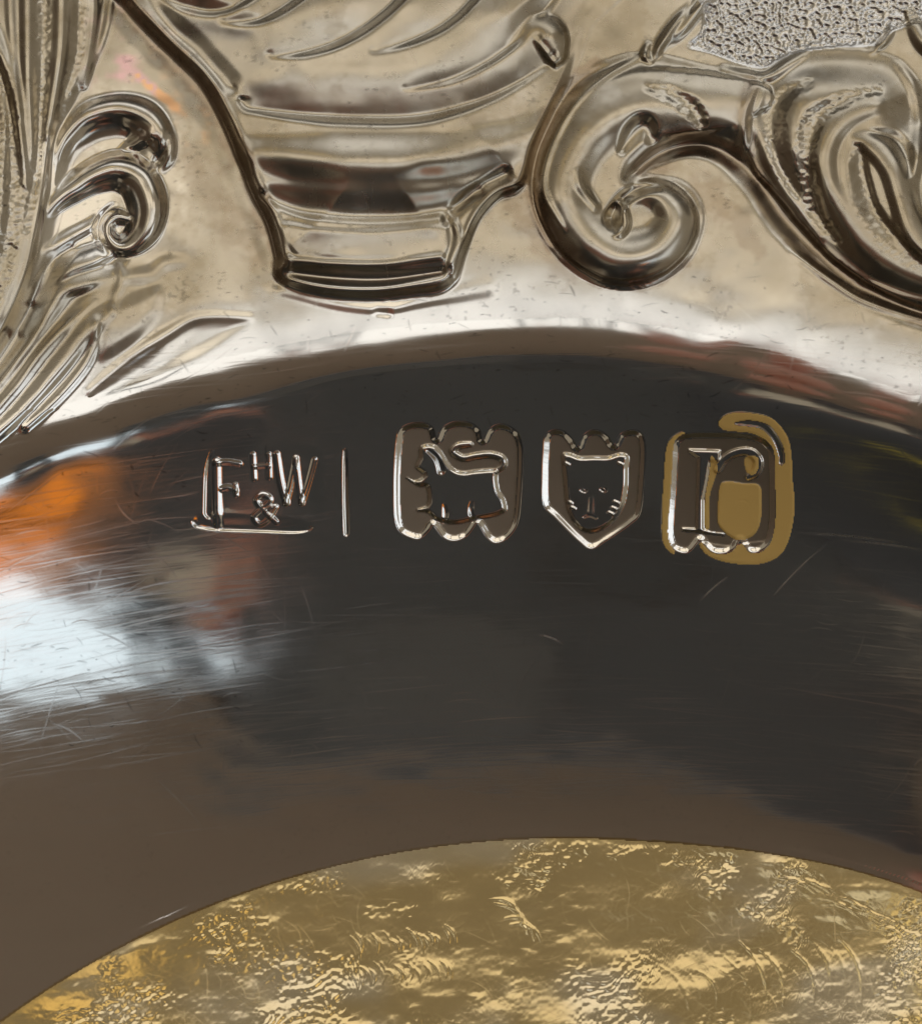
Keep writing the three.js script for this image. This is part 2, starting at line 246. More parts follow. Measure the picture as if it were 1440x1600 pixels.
stroke([[1012, 84, 6, 3], [950, 116, 7, 6], [900, 158, 8, 8], [866, 216, 8, 8], [848, 270, 8, 8], [850, 306, 8, 7], [872, 346, 6, 5], [880, 360, 5, 2]], { p: 'round' });
stroke([[950, 100, 10, 0], [896, 136, 15, -8], [856, 196, 16, -10], [836, 260, 15, -10], [838, 320, 12, -7], [862, 376, 10, -3]], { p: 'bell' });
stroke([[972, 234, 12, -8], [992, 204, 24, -13], [1006, 196, 24, -13], [1016, 214, 16, -8]], { p: 'bell' });
stroke([[902, 268, 8, 3], [908, 292, 12, 8], [930, 322, 12, 6]], { p: 'bell' });
stroke([[1012, 136, 10, -3], [1052, 150, 18, -7], [1084, 172, 20, -9], [1096, 196, 12, -5]], { p: 'bell', grain: 0.45 });
stroke([[1030, 292, 10, -4], [1000, 296, 14, -16], [972, 312, 15, -20], [954, 340, 14, -18], [958, 360, 10, -8]], { p: 'bell' });
stroke([[952, 352, 9, 6], [966, 362, 12, 12], [976, 350, 10, 12], [972, 326, 9, 12], [966, 316, 6, 8]], { p: 'round', reg: 11 });
// dark undercut that runs from the scroll under the curled leaf
stroke([[980, 276, 10, -6], [1030, 240, 18, -14], [1080, 226, 22, -18], [1130, 238, 26, -18], [1180, 280, 32, -18], [1232, 350, 34, -18], [1290, 408, 34, -16], [1350, 452, 30, -14], [1440, 492, 26, -12], [1520, 510, 24, -10]], { p: 'bell' });
stroke([[1236, 392, 6, 2], [1262, 412, 8, 6], [1300, 440, 9, 8], [1350, 470, 9, 8], [1440, 500, 9, 8], [1500, 512, 9, 8]], { p: 'bell' });

// curled leaf at right
patch([[1176, 200], [1190, 140], [1215, 110], [1250, 92], [1300, 84], [1356, 88], [1400, 104], [1428, 140], [1440, 180], [1500, 200], [1540, 330], [1520, 478], [1440, 470], [1370, 440], [1310, 400], [1262, 350], [1218, 296], [1184, 256]], { h: 38, bev: 84, op: 'max', k: 10, reg: 12, out: 10 });
stroke([[1166, 230, 7.1, 1.2], [1164, 180, 10.6, 5], [1176, 140, 10.6, 5.6], [1190, 124, 7.1, 1.9]], { p: 'round' });
stroke([[1190, 140, 9.4, 1.9], [1182, 190, 13, 5], [1200, 250, 14.2, 5], [1236, 312, 14.2, 5], [1280, 370, 14.2, 3.7]], { p: 'bell' });
stroke([[1262, 130, 11.8, -2.5], [1222, 158, 20.1, -6.2], [1212, 204, 22.4, -7.4], [1222, 256, 20.1, -6.8], [1246, 302, 14.2, -3.7]], { p: 'bell', lean: 0.2, grain: 0.35 });
stroke([[1372, 140, 9.4, -2.5], [1320, 154, 15.3, -6.2], [1276, 178, 20.1, -8.1], [1258, 222, 21.2, -8.1], [1262, 280, 20.1, -7.4], [1276, 336, 16.5, -5.6], [1310, 376, 9.4, -2.5]], { p: 'bell', lean: -0.2, grain: 0.5 });
stroke([[1372, 166, 11.8, 2.5], [1326, 182, 17.7, 6.2], [1296, 214, 20.1, 8.7], [1286, 256, 21.2, 8.7], [1298, 316, 23.6, 8.7], [1340, 384, 23.6, 7.4], [1400, 430, 21.2, 5.6], [1480, 460, 18.9, 5]], { p: 'round' });
stroke([[1340, 232, 11.8, -3.7], [1340, 270, 20.1, -11.2], [1356, 330, 23.6, -12.4], [1390, 376, 22.4, -10.5], [1430, 408, 18.9, -7.4], [1490, 430, 16.5, -5]], { p: 'bell', lean: -0.4, grain: 0.25 });
stroke([[1338, 216, 9.4, 2.5], [1366, 228, 21.2, 12.4], [1394, 262, 23.6, 14.9], [1410, 310, 23.6, 14.9], [1426, 360, 23.6, 13.6], [1460, 400, 21.2, 11.2], [1500, 420, 18.9, 8.7]], { p: 'round', lean: 0.25, reg: 13 });
stroke([[1360, 206, 7.1, -2.5], [1396, 216, 16.5, -9.9], [1416, 244, 17.7, -11.2], [1420, 272, 10.6, -5]], { p: 'bell' });
stroke([[1400, 100, 8.3, 2.5], [1424, 134, 9.4, 5.6], [1434, 180, 9.4, 5.6], [1430, 240, 9.4, 5], [1424, 276, 7.1, 3.1]], { p: 'round' });
stroke([[1470, 200, 14.2, -6.2], [1446, 260, 18.9, -8.7], [1440, 310, 16.5, -8.7], [1460, 360, 14.2, -6.2]], { p: 'bell' });
stroke([[1336, 440, 4.7, 1.2], [1370, 448, 5.9, 3.1], [1410, 462, 5.9, 3.1], [1460, 474, 5.9, 2.5]], { p: 'round' });

// bud and matted ground
patch([[1014, 92], [1024, 60], [1052, 24], [1090, -8], [1110, -40], [1130, -20], [1098, 24], [1072, 56], [1040, 80], [1022, 102]], { h: 20, bev: 16, op: 'max', reg: 15 });
stroke([[1034, 78, 6, -3], [1056, 50, 11, -12], [1082, 16, 12, -12], [1104, -20, 9, -8]], { p: 'bell', lean: -0.2 });
stroke([[1016, 96, 6, 6], [1006, 86, 7, 10], [1012, 70, 6, 6]], { p: 'round' });
patch([[1110, -60], [1098, 20], [1090, 52], [1072, 72], [1112, 84], [1150, 98], [1192, 106], [1236, 84], [1300, 74], [1366, 70], [1396, 48], [1460, 30], [1520, 20], [1520, -60]], { h: -9, bev: 10, reg: 14, grain: 1.9 });
stroke([[1130, 108, 8, 4], [1160, 116, 9, 8], [1198, 120, 9, 8], [1232, 100, 9, 7], [1256, 86, 6, 3]], { p: 'round' });
stroke([[1362, 82, 4, 4], [1380, 66, 6, 10], [1394, 46, 5, 6]], { p: 'round' });
stroke([[1420, 20, 10, 4], [1440, 60, 18, 14], [1480, 90, 22, 18]], { p: 'round', reg: 12 });

// ---------------------------------------------------------------- fine irregularities of the chased metal, stipple and well engraving
for (let pass = 0; pass < 4; pass++) {                                   // planish the ornament a little
  const T = H.slice(); const j1 = lower(YS, 720);
  for (let j = 1; j < j1; j++) for (let i = 1; i < NX - 1; i++) { const q = j * NX + i; if (T[q] || T[q - 1] || T[q + 1]) H[q] = (4 * T[q] + 2 * (T[q - 1] + T[q + 1] + T[q - NX] + T[q + NX]) + T[q - NX - 1] + T[q - NX + 1] + T[q + NX - 1] + T[q + NX + 1]) / 16; }
}
for (let j = 0; j < NY; j++) for (let i = 0; i < NX; i++) {
  const x = XS[i], y = YS[j], q = j * NX + i, r = effR(x, y);
  if (x < -200 || x > 1640 || y < -200 || y > 1800) continue;
  if (GR[q]) { const g = GR[q]; if (g > 1) { let f1 = 9, u = x / 11 + 0.4 * vnoise(x / 30, y / 30, 6), v = y / 8.5, iu = Math.floor(u), iv = Math.floor(v); for (let n = -1; n < 2; n++) for (let m = -1; m < 2; m++) f1 = Math.min(f1, Math.hypot(u - iu - m - hash2(iu + m, iv + n, 201), v - iv - n - hash2(iu + m, iv + n, 202))); H[q] += 4.2 * sstep(0.1, 0.75, f1) + 1.6 * (vnoise(x / 4.6, y / 3.8, 5) - 0.5); } else H[q] += g * 3.4 * (vnoise(x / 9.5 + 0.3 * vnoise(x / 20, y / 20, 8), y / 6, 3) - 0.5) + g * 1.9 * (vnoise(x / 4.6 + 9, y / 3.8, 5) - 0.5); }
  const rimny = sstep(2290, 2420, r);
  if (r > 1500) { H[q] += (0.5 + 1.5 * rimny) * (fbm(x / 190, y / 120, 3, 31) - 0.5) * 2 + sstep(2120, 2260, r) * 3.6 * (fbm(x / 200, y / 170, 2, 35) - 0.5) * 2 + rimny * (2.6 * (fbm(x / 85, y / 70, 2, 33) - 0.5) * 2) + rimny * 0.4 * (fbm(x / 34, y / 30, 2, 37) - 0.5); }
  if (r < 1490) {                                                       // bright-cut and matted floor
    const e = sstep(1490, 1470, r), band = fbm(x / 120, y / 90, 3, 51);
    H[q] += e * 0.55 * ((0.25 + 1.2 * sstep(0.45, 0.65, band)) * ((vnoise(x / 9 + y / 30, y / 5.5, 61) - 0.5) * 0.7 + (vnoise(x / 4.4, y / 4, 67) - 0.5) * 0.45 + 0.20 * sstep(0.46, 0.60, fbm(x / 75, y / 55, 2, 83)) * Math.sin((x * Math.cos(3.4 * fbm(x / 160, y / 120, 2, 91)) + y * Math.sin(3.4 * fbm(x / 160, y / 120, 2, 91))) / 1.9 + 5 * fbm(x / 40, y / 40, 2, 95))) + (fbm(x / 110, y / 70, 3, 71) - 0.5) * 5);
  }
}
// engraved strokes in the well
{
  const R = rng(11);
  const arc = (x, y, a, len, bend, w, d) => { const P = []; for (let t = 0; t <= 4; t++) { const s = (t / 4 - 0.5) * len, c = bend * (s * s / (len * len) * 4 - 0.5); P.push([x + Math.cos(a) * s - Math.sin(a) * c, y + Math.sin(a) * s + Math.cos(a) * c, w * (1 - 0.6 * Math.abs(t / 2 - 1)), d * (1 - 0.5 * Math.abs(t / 2 - 1))]); } stroke(P, { p: 'bell' }); };
  const J = (v, d) => v + (R() - 0.5) * d;
  for (let k = 0; k < 13; k++) arc(J(1060 + k * 25, 8), J(1546 - k * 3, 20), J(1.05 + 0.02 * k, 0.15), J(90, 60), 16, J(6, 2), J(-0.2, 0.25));
  for (let k = 0; k < 16; k++) { arc(J(555 + k * 10, 6), J(1478 - k, 10), J(1.2, 0.5), J(30, 20), 6, J(4, 1), J(-0.4, 0.4)); arc(J(552 + k * 10, 6), J(1528 - k, 10), J(1.2, 0.5), J(30, 20), 6, J(4, 1), J(-0.4, 0.4)); }
  for (let k = 0; k < 26; k++) arc(J(1240 + k * 10, 10), J(1372 + k * 5, 18), J(0.45, 0.3), J(60, 50), 6, J(4, 2), J(-0.2, 0.25));
  for (let k = 0; k < 5; k++) arc(J(795 + k * 9, 8), J(1420 + k * 10, 8), J(0.65, 0.3), J(56, 40), 14, J(6, 2), J(-0.5, 0.4));
}

// ---------------------------------------------------------------- HALLMARKS
const at = (s, ox, oy) => (P) => P.map(([x, y, ...r]) => [x / s + ox, y / s + oy, ...r]);
{ // lion in a scalloped square
  const c = at(6.26, 600, 640);
  patch(c([[120, 300], [150, 190], [260, 130], [400, 125], [480, 170], [515, 275], [560, 180], [660, 120], [760, 110], [870, 130], [940, 200], [965, 290], [1010, 200], [1100, 140], [1200, 145], [1300, 210], [1350, 330], [1360, 480], [1345, 800], [1320, 1060], [1270, 1190], [1180, 1280], [1080, 1305], [1000, 1250], [935, 1140], [905, 1110], [880, 1150], [810, 1240], [700, 1285], [590, 1260], [510, 1170], [480, 1130], [440, 1190], [350, 1265], [250, 1250], [150, 1190], [105, 1060], [95, 800], [100, 550]]), { h: -4.6, bev: 10, reg: 18, ramp: 0.65, floor: 25 });
  patch(c([[345, 370], [400, 335], [490, 340], [550, 390], [620, 500], [690, 575], [780, 600], [900, 585], [1100, 580], [1110, 680], [1130, 790], [1180, 870], [1200, 980], [1150, 1020], [1060, 1050], [900, 1080], [700, 1120], [520, 1090], [420, 1010], [330, 1000], [320, 970], [400, 940], [425, 880], [410, 760], [330, 750], [210, 670], [205, 650], [300, 690], [380, 640], [340, 600], [300, 560], [340, 460]]), { h: 4.4, bev: 7, reg: 19, ramp: 0.6, dome: 1.2 });
  stroke(c([[1100, 600, 5, 2], [1165, 540, 6, 4], [1150, 475, 6, 4], [1040, 440, 6, 4], [900, 452, 6, 4], [780, 474, 6, 4], [700, 440, 6, 4], [670, 404, 6, 4], [730, 352, 6, 4], [840, 338, 5, 3]]), { p: 'round', reg: 19 });
  stroke(c([[590, 930, 5, -0.6], [600, 1010, 6, -1.6], [590, 1100, 5, -1.2]]), { p: 'bell' }); stroke(c([[860, 900, 5, -0.6], [850, 990, 6, -1.6], [870, 1085, 5, -1.2]]), { p: 'bell' });
  stroke(c([[430, 400, 4, -1.6], [520, 480, 7, -2], [560, 600, 8, -2]]), { p: 'bell' });
}
{ // leopard face in a shield
  const c = at(2.3226, 820, 620);
  patch(c([[66, 190], [72, 140], [100, 118], [140, 122], [170, 150], [190, 178], [206, 142], [235, 120], [270, 120], [300, 142], [322, 172], [346, 132], [385, 118], [420, 130], [436, 180], [432, 300], [418, 420], [380, 465], [300, 520], [240, 552], [190, 520], [110, 440], [66, 390], [62, 280]]), { h: -4.6, bev: 10, reg: 20, ramp: 0.65, floor: 26 });
  patch(c([[132, 210], [160, 202], [200, 215], [250, 214], [300, 214], [345, 202], [376, 214], [374, 262], [372, 330], [358, 396], [326, 448], [282, 482], [236, 494], [196, 480], [164, 440], [146, 380], [138, 290]]), { h: 4.2, bev: 7, reg: 21, ramp: 0.6, dome: 1.2 });
  for (const [x, y] of [[212, 338], [284, 336]]) { stroke(c([[x - 5, y, 4.2, -2.2], [x + 5, y + 3, 4.2, -2.2]]), { p: 'bell' }); stroke(c([[x - 4, y - 2, 2, 2.2], [x + 4, y + 2, 2, 2.2]]), { p: 'round' }); }
  stroke(c([[214, 436, 3, -0.8], [235, 430, 3, -1.2], [258, 440, 3, -0.8]]), { p: 'bell' });
  stroke(c([[240, 370, 7, 0.5], [238, 420, 8, 0.7]]), { p: 'bell' });
  for (const [x, y] of [[160, 380], [172, 400], [330, 380], [322, 402], [310, 420], [150, 240], [345, 240]]) stroke(c([[x - 6, y, 2.5, 2], [x + 8, y + 6, 2.5, 2]]), { p: 'round' });
}
{ // date letter
  const c = at(6, 1020, 630);
  // patches coloured like a mirrored yellow thing come first, around the punch
  const F = [];
  const yellowPatch = (P, hole) => patch(c(P), { h: 0.9, bev: 2.2, reg: 24 });
  yellowPatch([[610, 170], [680, 105], [800, 80], [960, 95], [1080, 125], [1180, 200], [1260, 330], [1290, 480], [1300, 700], [1318, 900], [1310, 1080], [1270, 1260], [1200, 1400], [1080, 1480], [900, 1510], [700, 1490], [560, 1450], [470, 1390], [440, 1300], [700, 1330], [900, 1300], [1100, 1250], [1130, 1000], [1130, 700], [1120, 500], [1060, 360], [920, 280], [760, 260], [640, 240]]);
  yellowPatch([[130, 380], [270, 262], [290, 300], [200, 400], [170, 800], [140, 1200], [200, 1400], [130, 1370], [80, 1260], [78, 1000], [95, 700]]);
  patch(c([[760, 175], [900, 155], [1060, 190], [1150, 280], [1220, 420], [1225, 560], [1180, 575], [1165, 480], [1110, 340], [1010, 240], [880, 215], [770, 200]]), { h: -1.4, bev: 2, reg: 1 });
  patch(c([[190, 370], [250, 300], [340, 275], [560, 270], [800, 275], [960, 300], [1060, 350], [1120, 430], [1135, 560], [1140, 800], [1140, 1080], [1110, 1260], [1060, 1350], [980, 1400], [900, 1395], [850, 1340], [815, 1290], [790, 1310], [740, 1380], [650, 1412], [560, 1400], [490, 1350], [440, 1285], [400, 1330], [340, 1395], [270, 1405], [180, 1360], [135, 1240], [140, 1060], [160, 780], [175, 560]]), { h: -4.6, bev: 10, reg: 22, ramp: 0.65, floor: 27 });
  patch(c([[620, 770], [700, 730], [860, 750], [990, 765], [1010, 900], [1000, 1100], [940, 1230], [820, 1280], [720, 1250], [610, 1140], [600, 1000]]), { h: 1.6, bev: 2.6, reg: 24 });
  patch(c([[315, 420], [640, 430], [630, 560], [540, 560], [520, 700], [480, 900], [480, 1170], [540, 1200], [680, 1215], [660, 1245], [260, 1200], [258, 1160], [390, 1165], [398, 900], [408, 520], [325, 460]]), { h: 4.4, bev: 5.5, reg: 23, smooth: false, ramp: 0.6 });
  stroke(c([[600, 620, 7, 5.2], [650, 540, 7, 5.2], [730, 480, 7, 5.2], [840, 450, 7.5, 5.2], [930, 470, 8.5, 5.2], [985, 550, 9, 5.2], [960, 640, 8.5, 5.2], [890, 690, 6, 5.2]]), { p: 'flat', op: 'max', base: -5.6, k: 1.2, reg: 23 });
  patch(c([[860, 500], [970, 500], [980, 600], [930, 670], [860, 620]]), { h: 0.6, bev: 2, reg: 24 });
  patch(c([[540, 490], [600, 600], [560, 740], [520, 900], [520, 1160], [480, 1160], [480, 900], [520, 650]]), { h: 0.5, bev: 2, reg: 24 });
}
{ // worn maker's mark: rubbed away at the top, crisp along its foot and left side
  stroke([[312, 814, 12, -1.6], [340, 815, 15, -3], [400, 817, 15, -3], [460, 820, 14, -2.6], [482, 822, 8, -1]], { p: 'bell', lean: 0.72, reg: 16 });
  stroke([[334, 708, 6, -0.4], [331, 740, 11, -1.8], [330, 800, 12, -2.4]], { p: 'bell', lean: 0.68, reg: 16 });
  patch([[326, 700], [420, 690], [500, 700], [508, 760], [490, 815], [340, 815]], { h: -0.8, bev: 30, reg: 16 });
  const L = (P, w = 5.2, h = 2.8) => stroke(P.map((q) => [q[0], q[1], w * 1.15, h * 0.5]), { p: 'round', op: 'add', reg: 17 });
  L([[338, 722], [339, 770], [341, 822]], 6.4, 3.4); L([[338, 723], [356, 722], [374, 725]], 4.6, 2.2); L([[347, 764], [356, 762], [368, 766]], 4.8, 2.4); L([[368, 758], [369, 774]], 3.4, 2.6);
  L([[395, 710], [397, 748]], 4.2); L([[420, 710], [421, 746]], 4.2, 2.2); L([[396, 729], [420, 728]], 3.4, 1.8);
  L([[432, 710], [438, 750], [447, 786]], 5.4, 3.4); L([[447, 786], [455, 752], [462, 716]], 4.4, 2.4); L([[462, 716], [466, 752], [471, 786]], 4.6, 2.8); L([[471, 786], [482, 752], [491, 718]], 4.4, 2.2);
  L([[424, 792], [412, 796], [401, 782], [411, 773], [422, 781], [408, 796], [397, 808], [405, 819], [418, 812], [430, 792]], 4.2, 3.4); L([[414, 800], [432, 816]], 4, 2.6);
  stroke([[540, 704, 4, -1], [540.5, 730, 5, -2.4], [541, 790, 5, -3.2], [542, 834, 4.5, -2]], { p: 'bell', reg: 16, lean: 0.3 });
}

// ---------------------------------------------------------------- surface maps of the silver (same plan coordinates)
// laid out round the axis of the dish: u runs with the angle, v with the distance from the axis (mm)
const PHI = 0.70, RHO0 = 20.5, RHO1 = 57, RHO = RHO1 - RHO0, AXIS = toWorld((CX - 720) / 60, (800 - CY) / 60, -((800 - CY) / 60) * K);
const uvOf = (x, z) => [Math.atan2(x - AXIS[0], AXIS[2] - z) / (2 * PHI) + 0.5, (Math.hypot(x - AXIS[0], z - AXIS[2]) * 1000 - RHO0) / RHO];
function planToUv(px, py) { const w = baseW(px, py), s = 1 - w / D, p = toWorld((px - 720) / 60 * s, (800 - py) / 60 * s, w); return uvOf(p[0], p[2]); }
function uvToPlan(u, v) {
  const t = (u - 0.5) * 2 * PHI, rho = v * RHO + RHO0, X = AXIS[0] * 1000 + rho * Math.sin(t), Z = AXIS[2] * 1000 - rho * Math.cos(t);
  let px = X * 60 + 720, py = 800 - 60 * (-Z / sT);
  for (let k = 0; k < 7; k++) { const w = baseW(px, py), s = 1 - w / D, y = (w * cT - Z) / sT; px = X * 60 / s + 720; py = 800 - 60 * y / s; }
  return [px, py];
}
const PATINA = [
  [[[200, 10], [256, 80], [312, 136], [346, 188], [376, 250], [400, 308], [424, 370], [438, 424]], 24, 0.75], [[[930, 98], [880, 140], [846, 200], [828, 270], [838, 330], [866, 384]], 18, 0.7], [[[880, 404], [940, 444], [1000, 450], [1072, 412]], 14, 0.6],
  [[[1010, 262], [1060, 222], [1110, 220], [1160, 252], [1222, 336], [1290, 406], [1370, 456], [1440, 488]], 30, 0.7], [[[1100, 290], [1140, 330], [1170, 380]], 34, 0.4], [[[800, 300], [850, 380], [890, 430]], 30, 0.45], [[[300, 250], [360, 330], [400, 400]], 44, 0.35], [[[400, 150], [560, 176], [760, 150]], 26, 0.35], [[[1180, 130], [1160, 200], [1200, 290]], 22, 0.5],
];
function makeMaps() {
  const w = 1380, h = 1500, col = new Uint8Array(w * h * 4), rgh = new Uint8Array(w * h * 4);
  for (let j = 0; j < h; j++) for (let i = 0; i < w; i++) {
    const [x, y] = uvToPlan((i + 0.5) / w, (j + 0.5) / h), q = (j * w + i) * 4, r = effR(x, y);
    // tarnish: brown-yellow bloom in patches on the rim, almost none on the polished wall
    const rim = sstep(2300, 2420, r), wall = r < 2300 && r > 1490;
    const n1 = fbm(x / 120, y / 105, 5, 101), n2 = fbm(x / 9, y / 9, 3, 104), grime = rim * sstep(0.44, 0.66, n1 + 0.22 * (n2 - 0.5)) * (0.55 + 0.45 * n2);
    let t = rim * (0.62 + 0.38 * fbm(x / 60, y / 60, 4, 102)) + (wall ? 0.05 * fbm(x / 60, y / 20, 3, 103) : 0);
    t *= 1 - 0.75 * sstep(1.15, 0.6, Math.hypot((x - 170) / 130, (y - 280) / 150) + 0.5 * (fbm(x / 40, y / 40, 3, 106) - 0.5));
    const speck = sstep(0.70, 0.80, fbm(x / 7, y / 6, 3, 107)) * sstep(0.45, 0.65, fbm(x / 70, y / 50, 2, 109)) * (wall ? 0.10 : r < 1490 ? 0 : 0.5);
    let c = [0.94, 0.92, 0.88];
    if (r < 1490) c = [0.74, 0.60, 0.33].map((v, k) => v + ([0.80, 0.73, 0.57][k] - v) * 0.8 * sstep(0.38, 0.66, fbm(x / 190, y / 120, 3, 113)));
    const tarn = [0.45, 0.395, 0.29];
    c = c.map((v, k) => v + (tarn[k] - v) * Math.min(0.9, t) * 0.85);
    c = c.map((v, k) => v + ([0.37, 0.30, 0.19][k] - v) * 0.45 * grime);
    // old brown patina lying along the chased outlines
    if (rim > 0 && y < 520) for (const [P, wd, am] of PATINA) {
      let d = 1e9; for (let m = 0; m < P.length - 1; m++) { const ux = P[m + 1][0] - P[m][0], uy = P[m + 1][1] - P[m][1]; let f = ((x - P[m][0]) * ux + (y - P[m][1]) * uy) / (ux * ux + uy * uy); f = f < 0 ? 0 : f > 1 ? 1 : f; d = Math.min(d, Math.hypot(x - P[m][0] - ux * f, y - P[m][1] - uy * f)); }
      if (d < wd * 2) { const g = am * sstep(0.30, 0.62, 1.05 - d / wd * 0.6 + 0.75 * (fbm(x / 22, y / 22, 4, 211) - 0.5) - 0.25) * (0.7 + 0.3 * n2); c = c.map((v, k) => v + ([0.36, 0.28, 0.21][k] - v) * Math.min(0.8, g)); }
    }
    // iridescent stain high on the rim beside the upper scroll
    const iw = fbm(x / 17, y / 15, 2, 127), ir = sstep(0.30, 0.95, 0.55 * iw + 0.8 * (Math.exp(-(((x - 196) / 20) ** 2 + ((y - 108) / 22) ** 2)) * 0.75 + Math.exp(-(((x - 250) / 34) ** 2 + ((y - 146 - (x - 250) * 0.8) / 11) ** 2))));
    const hue = sstep(215, 245, x + 60 * (vnoise(x / 9, y / 9, 131) - 0.5)), irc = [0.84, 0.56, 0.62].map((v, k) => v + ([1.0, 0.60, 0.34][k] - v) * hue);
    if (y < 230 && x < 330 && x > 120) c = c.map((v, k) => v + (irc[k] - v) * Math.min(0.85, ir));
    c = c.map((v) => v * (1 - 0.55 * speck));
    for (let k = 0; k < 3; k++) { const v = Math.min(1, Math.max(0, c[k])); col[q + k] = Math.round(255 * (v <= 0.0031308 ? v * 12.92 : 1.055 * v ** (1 / 2.4) - 0.055)); }
    col[q + 3] = 255;
    let ro = wall ? 0.055 + 0.04 * fbm(x / 130, y / 30, 3, 137) : r < 1490 ? 0.075 + 0.06 * fbm(x / 50, y / 40, 2, 139) : 0.12 + 0.05 * fbm(x / 40, y / 40, 2, 141) + 0.14 * t + 0.1 * speck;
    rgh[q] = rgh[q + 1] = rgh[q + 2] = Math.round(255 * Math.min(1, ro)); rgh[q + 3] = 255;
  }
  return [col, rgh, w, h];
}
function makeScratches() {
  const w = 2000, h = 2000, A = new Float32Array(w * h), R = rng(77);
  const line = (x, y, a, len, bend, wid, d) => {
    const n = Math.ceil(len / 0.7);
    for (let k = 0; k <= n; k++) {
      const t = k / n, s = (t - 0.5) * len, c = bend * (4 * (t - 0.5) ** 2), [tu, tv] = planToUv(x + Math.cos(a) * s - Math.sin(a) * c, y + Math.sin(a) * s + Math.cos(a) * c), fx = tu * w - 0.5, fy = tv * h - 0.5, f = d * Math.sin(Math.PI * t) ** 0.5;
      const r = Math.ceil(wid + 1);
      for (let v = Math.floor(fy - r); v <= fy + r; v++) for (let u = Math.floor(fx - r); u <= fx + r; u++) {
        if (u < 0 || v < 0 || u >= w || v >= h) continue;
        const g = Math.exp(-((u - fx) ** 2 + (v - fy) ** 2) / (wid * wid)) * f, q = v * w + u; if (g > A[q]) A[q] = g;
      }
    }
  };
  for (let k = 0; k < 5600; k++) { const x = -100 + R() * 1640, y = 540 + R() * 760, n = R(); line(x, y, (R() - 0.5) * 0.16 + (x - CX) / 4200, 30 + n * n * 260, (R() - 0.5) * 8, 0.6 + R() * 0.4, 0.05 + R() * R() * R() * 0.5); }
  for (let k = 0; k < 420; k++) line(-50 + R() * 1540, 440 + R() * 880, R() * Math.PI, 15 + R() * 110, (R() - 0.5) * 14, 0.7 + R() * 0.5, 0.05 + R() * R() * 0.3);
  for (let k = 0; k < 40; k++) line(1180 + R() * 240, 860 + R() * 220, 0.22 + (R() - 0.5) * 0.3, 60 + R() * 160, (R() - 0.5) * 10, 0.6, 0.10 + R() * R() * 0.3);
  for (let k = 0; k < 18; k++) line(30 + R() * 330, 560 + R() * 220, -0.6 + (R() - 0.5) * 0.35, 90 + R() * 160, (R() - 0.5) * 10, 0.6, 0.10 + R() * R() * 0.35);
  for (let k = 0; k < 700; k++) line(-50 + R() * 1540, -50 + R() * 560, 1.2 + (R() - 0.5) * 1.4, 12 + R() * 50, (R() - 0.5) * 8, 0.6 + R() * 0.4, 0.03 + R() * R() * 0.14);
  for (let k = 0; k < 900; k++) { const x = 100 + R() * 1400, y = 1305 + R() * 340, q = [0.5 + (R() - 0.5) * 2.2, 15 + R() * 50, (R() - 0.5) * 14, 0.6 + R() * 0.4, 0.05 + R() * R() * 0.4]; if (Math.hypot(x - CX, y - CY) < 1450) line(x, y, ...q); }
  for (const [x, y, a, L] of [[1114, 918, -0.72, 66], [1245, 890, -0.78, 120], [860, 996, 0.35, 46], [1160, 780, 0.1, 20], [1330, 838, 0.1, 160], [1380, 850, 0.12, 140]]) for (let k = -1; k <= 1; k++) line(x, y + k, a, L, 3, 0.8, 0.8);
  const hair = A.slice(); A.fill(0);                                     // then the short dark pits and ticks
  for (let k = 0; k < 760; k++) line(...(k < 400 ? [-40 + R() * 1520, 430 + R() * 230] : [-40 + R() * 460, 560 + R() * 620]), (R() - 0.5) * 0.9 + (R() < 0.2 ? 1.2 : 0), 2 + R() ** 3 * 26, (R() - 0.5) * 4, 0.5 + R() * 0.5, 0.12 + R() * R() * 0.6);
  const tick = A.slice(); A.set(hair);
  const B = new Uint8Array(w * h * 4);
  for (let q = 0; q < w * h; q++) { const x = q % w, y = (q / w) | 0; const v = 235 - 200 * Math.min(1, A[q]) + 10 * (vnoise(x / 2.6, y / 2.2, 151) - 0.5); B[q * 4] = B[q * 4 + 1] = B[q * 4 + 2] = Math.max(0, Math.min(255, v)); B[q * 4 + 3] = 255; }
  return [B, w, h, hair, tick];
}
function tex(data, w, h, srgb) { const t = new THREE.DataTexture(data, w, h, THREE.RGBAFormat); t.magFilter = t.minFilter = THREE.LinearFilter; t.wrapS = t.wrapT = THREE.MirroredRepeatWrapping; if (srgb) t.colorSpace = THREE.SRGBColorSpace; t.needsUpdate = true; return t; }
const [col0, rgh0, mw, mh] = makeMaps(), [scrD, sw, sh, hair, tick] = makeScratches();
const rghD = new Uint8Array(sw * sh * 4);                                // roughness: the polish, broken by hairlines
for (let j = 0; j < sh; j++) for (let i = 0; i < sw; i++) { const q = j * sw + i, o = (Math.floor(j * mh / sh) * mw + Math.floor(i * mw / sw)) * 4, v = Math.min(255, rgh0[o] + 255 * 0.26 * Math.min(0.8, hair[q] * 1.2)); rghD[q * 4] = rghD[q * 4 + 1] = rghD[q * 4 + 2] = v; rghD[q * 4 + 3] = 255; }
const colD = new Uint8Array(sw * sh * 4);
